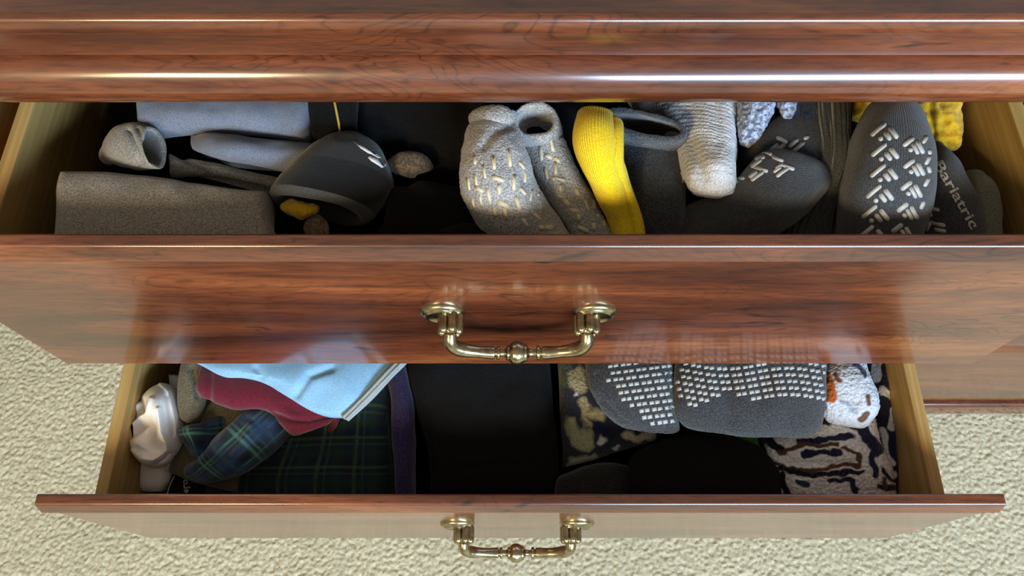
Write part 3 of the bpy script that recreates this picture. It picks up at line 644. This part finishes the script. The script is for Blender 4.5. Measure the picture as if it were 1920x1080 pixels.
# cream garment
g = patch('cream_shirt', [[(246, 790, .672), (292, 790, .665), (350, 800, .668)], [(236, 850, .664), (282, 852, .656), (332, 855, .66)], [(230, 900, .668), (272, 905, .662), (318, 905, .664)], [(227, 924, .678), (270, 928, .674), (314, 928, .676)]], .03, CREAM, nu=60, nv=60, er=.22)
patch('draped_collar', [[(262, 748, .636), (285, 722, .634), (308, 716, .634), (326, 728, .636), (338, 752, .642)], [(246, 762, .632), (272, 744, .622), (296, 738, .618), (318, 752, .622), (340, 782, .638)],
    [(240, 782, .634), (260, 778, .632), (286, 768, .614), (310, 784, .622), (340, 806, .638)], [(231, 806, .630), (256, 800, .632), (284, 800, .626), (306, 812, .622), (338, 824, .638)],
    [(238, 832, .632), (262, 832, .624), (288, 836, .632), (308, 836, .626), (328, 842, .638)], [(250, 856, .640), (270, 862, .628), (290, 862, .626), (306, 858, .632), (318, 852, .642)], [(262, 868, .652), (276, 874, .646), (290, 874, .646), (304, 868, .648), (312, 862, .652)]], .012, CREAM, g, nu=110, nv=120, wob=.0012, wf=40, er=.10, zt=1.0,
    creases=[([(300, 718), (318, 735), (330, 790), (334, 815)], 4, -.0025), ([(312, 742), (322, 790), (322, 815)], 4, .003), ([(240, 802), (256, 792), (276, 772), (284, 748)], 4, -.004), ([(240, 818), (262, 804), (278, 790)], 6, .006),
    ([(284, 798), (288, 828), (304, 838)], 6, .007), ([(298, 768), (302, 812), (316, 838)], 5, -.003), ([(262, 750), (268, 772)], 6, .005), ([(246, 845), (264, 861), (290, 866), (316, 850)], 4, -.003), ([(256, 840), (280, 852)], 5, .004)])
patch('grey_back_layer', [[(312, 700, .645), (332, 700, .642), (352, 705, .645)], [(318, 745, .642), (336, 748, .64), (356, 752, .643)], [(325, 800, .648), (340, 802, .646), (352, 806, .65)]], .014, GREYT, g, nu=30, nv=40)
tag(g, 'cream white garment with draped folds in the left corner of the lower drawer', 'clothing', LC)
# khaki garment with label
g = patch('khaki_pants', [[(376, 735, .645), (420, 740, .64), (470, 750, .642)], [(352, 790, .645), (405, 795, .64), (470, 800, .642)], [(330, 840, .65), (385, 850, .645), (460, 855, .648)], [(311, 886, .656), (360, 905, .652), (440, 925, .655)]], .012, KHAKI, nu=50, nv=60, bvh=True, er=.08)
loft('khaki_fold', [(352, 660, 408, 660, .632), (340, 700, 398, 700, .628), (337, 735, 384, 745, .63), (346, 770, 372, 785, .638)], .024, KHAKI, g, capl=.006, creases=[([(358, 690), (366, 720), (372, 745)], 4, .004)], nu=44, nv=50)
pts = [Vector(P(px, py, h_)) for px, py, h_ in ((374, 738, .6475), (351, 792, .6475), (329, 842, .6525), (311, 884, .6585))]
tube('white_seam', [tuple(p) for p in pts], .0011, THREAD, g, seg=6)
lb = patch('care_label', [[(322, 884, .662), (350, 890, .66), (384, 902, .662)], [(312, 915, .666), (346, 915, .664), (378, 918, .666)], [(302, 970, .672), (340, 970, .672), (372, 970, .672)]], .004, BLACK, g, nu=24, nv=24, bvh=True, er=.1)
tube('label_stitch', [onto(lb, px, py, .664) for px, py in ((328, 892), (321, 905), (316, 920), (311, 940))], .0006, GREYTHREAD, g, seg=6)
BASE[lb.name] = BASE[g.name]
lt = lettering('label_lettering', 'eLo', lb, (346, 925), (-1.5, -17), (17, -1.5), GREYTHREAD, .01, .0004); lt.parent = g
tag(g, 'khaki brown garment with white seam and black lettered label beside the cream garment', 'clothing', LC)
# plaid garment
nv_, gr_, bl_, lt_ = map(lambda c: np.array(lin(c)), ((26, 34, 52), (30, 58, 44), (44, 72, 120), (96, 150, 150)))
def plaid(bright):  # bright: paints the lit look of sleeve and cuff into the plaid
    def fn(px, py, u, v):
        if bright == 1: u = u/6.283*.10*1.6; v = v*.11
        c = np.tile(nv_, (len(u), 1))
        def stripe(x, per, off, wd): return np.clip(1.4-np.abs(((x+off) % per)-per/2)/wd, 0, 1)[:, None]
        for x in (u, v):
            c = c*(1-.5*stripe(x, .030, 0, .0045))+gr_*.5*stripe(x, .030, 0, .0045)
            c = c+(np.array(lin((70, 100, 62)))-c)*.6*stripe(x, .030, .015, .0014)
            c = c+(np.array(lin((56, 88, 66)))-c)*.5*stripe(x, .030, .0085, .0010)
        if bright:
            for x in (u, v):
                c = c+(bl_-c)*.45*stripe(x, .030, .0145, .0060)
                c = c+(lt_-c)*.5*stripe(x, .030, .0, .0012)+(lt_-c)*.35*stripe(x, .030, .004, .0007)
        return c
    return fn
g = patch('plaid_shirt', [[(465, 690, .645), (560, 690, .64), (650, 690, .64), (742, 690, .645)], [(440, 780, .64), (540, 775, .632), (640, 768, .632), (732, 768, .64)], [(400, 848, .648), (520, 840, .64), (630, 835, .64), (738, 835, .648)],
    [(372, 900, .66), (500, 898, .654), (620, 898, .654), (742, 900, .66)], [(360, 970, .675), (500, 970, .67), (620, 970, .67), (745, 970, .675)]], .035, PLAID, nu=230, nv=190, paint=plaid(False), creases=[([(520, 800), (640, 880)], 20, .002)], wob=.002, wf=22)
loft('rolled_sleeve', [(486, 758, 556, 800, .640, .024), (452, 782, 520, 838, .630, .034), (414, 820, 474, 880, .628, .034), (376, 856, 428, 900, .636, .028), (352, 872, 392, 902, .646, .02)], .03, PLAID, g, nu=130, nv=170, capl=.006, wob=.003, wf=40, paint=plaid(True),
    creases=[([(470, 800), (440, 850)], 8, -.003), ([(500, 800), (450, 880)], 8, .003)])
patch('cuff_flap', [[(334, 800, .640), (360, 792, .632), (400, 782, .634), (448, 770, .642)], [(328, 812, .634), (358, 808, .625), (402, 806, .636), (446, 800, .646)], [(338, 832, .634), (366, 834, .627), (400, 836, .638), (436, 832, .648)], [(352, 858, .640), (374, 862, .634), (398, 860, .642), (420, 858, .65)]],
    .012, PLAID, g, nu=110, nv=80, wob=.002, wf=50, paint=plaid(1.5), er=.2)
tag(g, 'navy and green plaid flannel garment with a rolled sleeve in the lower drawer', 'shirt', LC)
g = patch('maroon_shirt', [[(372, 676, .622), (420, 668, .618), (500, 680, .618), (580, 720, .62), (634, 772, .624)], [(362, 705, .613), (420, 708, .608), (498, 716, .608), (570, 748, .61), (636, 780, .618)],
    [(357, 728, .613), (424, 742, .607), (496, 748, .607), (556, 788, .61), (634, 787, .618)], [(368, 748, .622), (428, 774, .617), (495, 778, .617), (546, 824, .62), (628, 795, .624)]], .026, MAROON, nu=130, nv=70, wob=.002, wf=32,
    creases=[([(395, 690), (392, 750)], 6, .002), ([(512, 778), (545, 788), (580, 790), (625, 778)], 6, .004), ([(545, 760), (560, 772)], 10, .002)])
tag(g, 'maroon red garment bunched under the light blue shirt', 'shirt', LC)
g = patch('light_blue_shirt', [[(300, 640, .612), (450, 635, .607), (570, 635, .604), (680, 635, .604), (800, 635, .607)], [(374, 686, .608), (440, 690, .602), (545, 695, .599), (650, 695, .599), (745, 692, .603)],
    [(428, 712, .609), (492, 710, .604), (565, 732, .601), (640, 742, .601), (702, 738, .604)], [(486, 702, .613), (528, 738, .610), (570, 768, .608), (612, 783, .608), (650, 786, .610)]], .016, LBLUE, nu=120, nv=80, wob=.0016, wf=30, er=.1,
    creases=[([(620, 690), (580, 705), (556, 740)], 8, .003), ([(480, 690), (490, 705)], 7, .002)])
patch('ribbed_hem', [[(772, 640, .603), (722, 690, .5995), (684, 732, .601), (636, 778, .607)], [(782, 645, .601), (732, 696, .598), (692, 738, .599), (644, 786, .605)], [(792, 652, .604), (746, 700, .602), (702, 748, .603), (654, 792, .608)]], .008, HEM, g, nu=90, nv=26, wob=.0004)
tag(g, 'light blue shirt with grey ribbed hem on top of the maroon garment', 'shirt', LC)
tag(loft('purple_shirt', [(716, 680, 762, 680, .655), (732, 750, 776, 755, .65), (736, 820, 778, 825, .652), (742, 900, 778, 900, .66), (744, 970, 780, 970, .67)], .03, PURP), 'deep purple cloth edge between the plaid garment and black shirt', 'shirt', LC)
tag(patch('black_shirt', [[(752, 630, .635), (850, 630, .628), (950, 630, .628), (1036, 630, .635)], [(750, 700, .634), (850, 700, .626), (950, 700, .626), (1042, 700, .634)], [(772, 780, .636), (860, 775, .628), (955, 775, .628), (1050, 785, .636)], [(790, 840, .642), (868, 835, .634), (958, 835, .634), (1056, 840, .642)],
    [(796, 900, .655), (870, 895, .648), (960, 895, .648), (1056, 900, .655)], [(798, 970, .67), (870, 970, .67), (960, 970, .67), (1056, 970, .67)]], .05, BLACK, nu=110, nv=110, wob=.0022, wf=26, creases=[([(800, 760), (820, 890)], 9, .002), ([(850, 880), (960, 870), (1040, 880)], 10, .002)]),
    'black shirt folded flat in the middle of the lower drawer', 'shirt', LC)
# printed fleece: navy with pale shapes
def strokes(basec, lst, jitter=0, seed=0, soft=2.6):
    bc = np.array(lin(basec))
    def fn(px, py, u, v):
        c = np.tile(bc, (len(px), 1))
        q = np.stack([px*.05, py*.05, np.zeros_like(px)], 1); jx = nz(q, 1, seed, 2)*jitter; jy = nz(q, 1, seed+5, 2)*jitter
        for colr, wd, pts in lst:
            d = polydist(px+jx, py+jy, pts if len(pts) > 1 else [pts[0], (pts[0][0]+.1, pts[0][1])])
            a = np.clip((wd-d)/soft+.5, 0, 1)[:, None]; c = c*(1-a)+np.array(lin(colr))*a
        return c
    return fn
SG, CRM, NV, BR, WH, DK = (150, 152, 120), (170, 162, 130), (24, 30, 66), (92, 62, 44), (218, 220, 226), (16, 18, 40)
camo = strokes((38, 42, 56), [((70, 76, 66), 14, [(1052, 680), (1064, 710)]), (CRM, 13, [(1075, 705), (1088, 725)]), (CRM, 7, [(1088, 690), (1090, 720)]), (WH, 4, [(1078, 740)]), (CRM, 8, [(1095, 755), (1104, 775), (1125, 780)]), (CRM, 4, [(1093, 760), (1102, 800)]), ((164, 168, 136), 15, [(1068, 795), (1078, 815), (1092, 830)]), ((164, 168, 136), 8, [(1105, 835), (1100, 815)]),
    (WH, 7, [(1128, 826)]), (WH, 5, [(1156, 840)]), ((190, 192, 172), 9, [(1075, 868), (1100, 862), (1112, 864)]), ((190, 184, 160), 7, [(1172, 818), (1200, 822), (1225, 816)]), (NV, 12, [(1120, 800), (1140, 812)])], 7, 2, 7)
tag(patch('camo_fleece', [[(1040, 640, .648), (1090, 640, .642), (1150, 640, .642), (1230, 640, .645)], [(1042, 710, .645), (1085, 712, .638), (1150, 715, .638), (1235, 720, .642)], [(1044, 780, .648), (1095, 782, .64), (1160, 785, .638), (1245, 790, .645)], [(1050, 840, .656), (1105, 838, .648), (1170, 828, .646), (1245, 815, .65)], [(1056, 884, .668), (1120, 872, .664), (1180, 848, .66), (1250, 826, .662)]],
    .03, PRINT, nu=150, nv=170, paint=camo, wob=.002, fine=.0006, creases=[([(1092, 750), (1102, 805)], 5, .002)]), 'navy fleece with pale sage blotches beside the black shirt', 'clothing', LC)
# terry grip socks with diamond dots
def rim(px, py, u, v): 
    c = np.tile(np.array(lin((58, 60, 64))), (len(px), 1)); return c
ga = loft('dotted_grip_sock', [(1096, 630, 1264, 630, .61, .03), (1098, 690, 1264, 690, .606, .034), (1108, 735, 1266, 740, .606, .034), (1130, 770, 1270, 780, .61, .03), (1160, 795, 1272, 802, .616, .022)], .032, CHAR, bvh=True, capl=.004, wob=.0012, fine=.0005, nu=90,
    creases=[([(1118, 700), (1130, 750), (1170, 790)], 3, .0015)])
tag(ga, 'charcoal terry sock with small pale diamond dots left of its pair', 'sock', LS)
gb = loft('dotted_grip_sock', [(1262, 630, 1550, 630, .602, .034), (1262, 690, 1548, 690, .599, .036), (1264, 745, 1546, 745, .60, .036), (1272, 782, 1540, 790, .606, .032), (1284, 796, 1532, 806, .611, .024)], .035, CHAR, bvh=True, capl=.005, wob=.0022, wf=24, fine=.0005, nu=110,
    creases=[([(1360, 690), (1370, 780)], 20, .004), ([(1440, 690), (1430, 750)], 14, .002)])
tag(gb, 'wider charcoal terry sock with pale diamond dots beside the printed fleece', 'sock', LS)
def inside(p, poly):
    r = False; n = len(poly); j = n-1
    for i in range(n):
        if (poly[i][1] > p[1]) != (poly[j][1] > p[1]) and p[0] < (poly[j][0]-poly[i][0])*(p[1]-poly[i][1])/(poly[j][1]-poly[i][1])+poly[i][0]: r = not r
        j = i
    return r
def dots(on, poly, o0, e1, e2, wave):
    for i in range(-14, 30):
        for j in range(-4, 14):
            for k in (0, 1):
                x = o0[0]+i*e1[0]+j*e2[0]+k*10.5; y = o0[1]+i*e1[1]+j*e2[1]+k*e1[1]*.45+wave(x)
                if inside((x, y), poly):
                    raised('grip_dot', on, [(x-4.9, y-2.6), (x+3.6, y-4.6), (x+4.9, y+2.4), (x-3.4, y+4.4)], TREADD, .0002)
dots(ga, [(1138, 680), (1262, 680), (1264, 796), (1222, 802), (1160, 740), (1138, 712)], (1144, 686), (24, -3), (5, 12.5), lambda x: 0)
dots(gb, [(1268, 680), (1548, 680), (1546, 752), (1500, 748), (1420, 756), (1400, 742), (1355, 738), (1330, 758), (1290, 760), (1270, 740)], (1275, 684), (24.5, 0), (3, 12.4), lambda x: 7*math.sin((x-1300)/38))
tag(loft('black_sock', [(1190, 856, 1200, 970, .66), (1240, 826, 1245, 970, .652), (1320, 812, 1325, 970, .648), (1390, 830, 1395, 970, .652), (1422, 862, 1430, 970, .66)], .05, BLACK2, capl=.006, wob=.002), 'black rolled sock at the front below the diamond dotted socks', 'sock', LS)
tag(loft('dark_grey_sock', [(1056, 892, 1050, 980, .672), (1105, 872, 1105, 980, .668), (1150, 868, 1150, 980, .667), (1205, 878, 1205, 980, .672)], .04, fabric('dark_grey_knit', (26, 27, 28), (40, 41, 42), bs=600, bd=.001), capl=.006), 'dark grey knit sock between the black shirt and black rolled sock', 'sock', LS)
grn = strokes((66, 118, 38), [((150, 40, 24), 7, [(1352, 806)]), (DK, 8, [(1330, 798), (1342, 802)]), (DK, 6, [(1366, 806), (1378, 826)]), (DK, 5, [(1424, 812), (1432, 850)]), ((110, 30, 24), 5, [(1416, 862)])], 2, 3)
tag(patch('green_print_cloth', [[(1330, 790, .652), (1380, 792, .648), (1440, 806, .65)], [(1338, 812, .650), (1385, 820, .646), (1438, 838, .648)], [(1350, 840, .656), (1392, 850, .654), (1436, 870, .656)]], .012, PRINT, paint=grn, nu=80, nv=60), 'green printed cloth corner peeking out above the black rolled sock', 'clothing', LC)
# navy and white fleece with abstract streaks
fl_low = strokes((236, 238, 242), [(DK, 9, [(1425, 812), (1445, 830), (1462, 842)]), (NV, 13, [(1530, 788), (1570, 780), (1605, 796), (1630, 822), (1646, 846)]), (NV, 6, [(1500, 832), (1540, 824), (1596, 820)]), (BR, 4, [(1462, 850), (1500, 836), (1572, 834)]), (NV, 6, [(1508, 853), (1545, 848), (1578, 848)]), (BR, 4, [(1452, 864), (1470, 874), (1512, 884), (1560, 876), (1608, 872)]), (BR, 4, [(1585, 840), (1608, 850), (1612, 868)]),
    (DK, 5, [(1462, 878), (1520, 890), (1580, 886), (1616, 884)]), (NV, 7, [(1634, 846), (1640, 890)]), (DK, 6, [(1468, 890), (1466, 910), (1480, 930)]), (NV, 5, [(1556, 904), (1580, 896), (1600, 906), (1606, 925)]), ((38, 56, 88), 5, [(1496, 906), (1512, 910)]), (DK, 5, [(1655, 880), (1670, 900), (1690, 905)]), (DK, 6, [(1650, 912), (1680, 918)]), (BR, 4, [(1655, 895), (1660, 915)]), (NV, 5, [(1650, 800), (1668, 850), (1690, 880)]),
    (DK, 10, [(1425, 835), (1432, 880)]), ((96, 34, 18), 9, [(1436, 905), (1448, 925)]), (DK, 7, [(1425, 910), (1424, 940)]), (BR, 4, [(1446, 884), (1452, 892)]), (DK, 3, [(1434, 840), (1440, 862), (1437, 874)])], 6, 4)
g = patch('printed_fleece', [[(1420, 800, .648), (1490, 780, .64), (1580, 762, .634), (1655, 768, .642)], [(1424, 835, .642), (1500, 820, .632), (1590, 812, .63), (1668, 820, .64)], [(1424, 868, .645), (1510, 862, .636), (1600, 858, .636), (1686, 862, .648)], [(1424, 905, .654), (1515, 902, .646), (1605, 902, .648), (1700, 905, .66)], [(1424, 975, .67), (1515, 975, .668), (1605, 975, .668), (1705, 975, .675)]],
    .04, PRINT, nu=220, nv=190, paint=fl_low, wob=.003, wf=30, fine=.0009, ff=420, creases=[([(1480, 870), (1600, 872)], 8, .002), ([(1540, 800), (1640, 840)], 10, .001)])
fl_up = strokes((188, 193, 204), [((166, 84, 28), 15, [(1544, 708), (1552, 732), (1556, 740)]), ((110, 62, 30), 4, [(1566, 700), (1574, 712)]), (BR, 5, [(1626, 742), (1630, 756)]), (BR, 6, [(1624, 776), (1614, 786)]), ((120, 108, 90), 4, [(1546, 768)]), (NV, 5, [(1600, 682), (1612, 690), (1622, 702)]), ((150, 156, 170), 4, [(1575, 752), (1596, 768), (1606, 770)])], 5, 6)
loft('upper_fold', [(1538, 630, 1612, 630, .63, .03), (1534, 690, 1620, 690, .622, .034), (1530, 725, 1640, 728, .618, .036), (1530, 760, 1645, 762, .622, .034), (1544, 782, 1632, 786, .628, .028)], .034, PRINT, g, nu=150, nv=140, paint=fl_up, capl=.006, wob=.0022, fine=.0009, ff=420)
tag(g, 'fuzzy white fleece with navy and brown streaks in the right of the lower drawer', 'clothing', LC)
fl_r = strokes((30, 34, 58), [(WH, 9, [(1646, 675), (1642, 710)]), (WH, 8, [(1655, 732), (1682, 746)]), (WH, 8, [(1678, 770), (1672, 800)]), (WH, 6, [(1655, 805), (1662, 850), (1672, 870)]), (WH, 5, [(1676, 890)]), ((120, 122, 130), 6, [(1690, 910)])], 4, 8)
tag(patch('navy_fleece', [[(1610, 640, .652), (1655, 640, .646), (1698, 640, .655)], [(1620, 700, .65), (1662, 705, .644), (1702, 705, .655)], [(1635, 770, .652), (1670, 772, .648), (1704, 772, .658)], [(1650, 850, .658), (1680, 852, .655), (1706, 852, .664)], [(1660, 970, .675), (1690, 970, .675), (1712, 970, .68)]], .035, PRINT, nu=110, nv=170, paint=fl_r, fine=.0009, ff=420), 'navy fleece with white patches pressed against the right side of the lower drawer', 'clothing', LC)
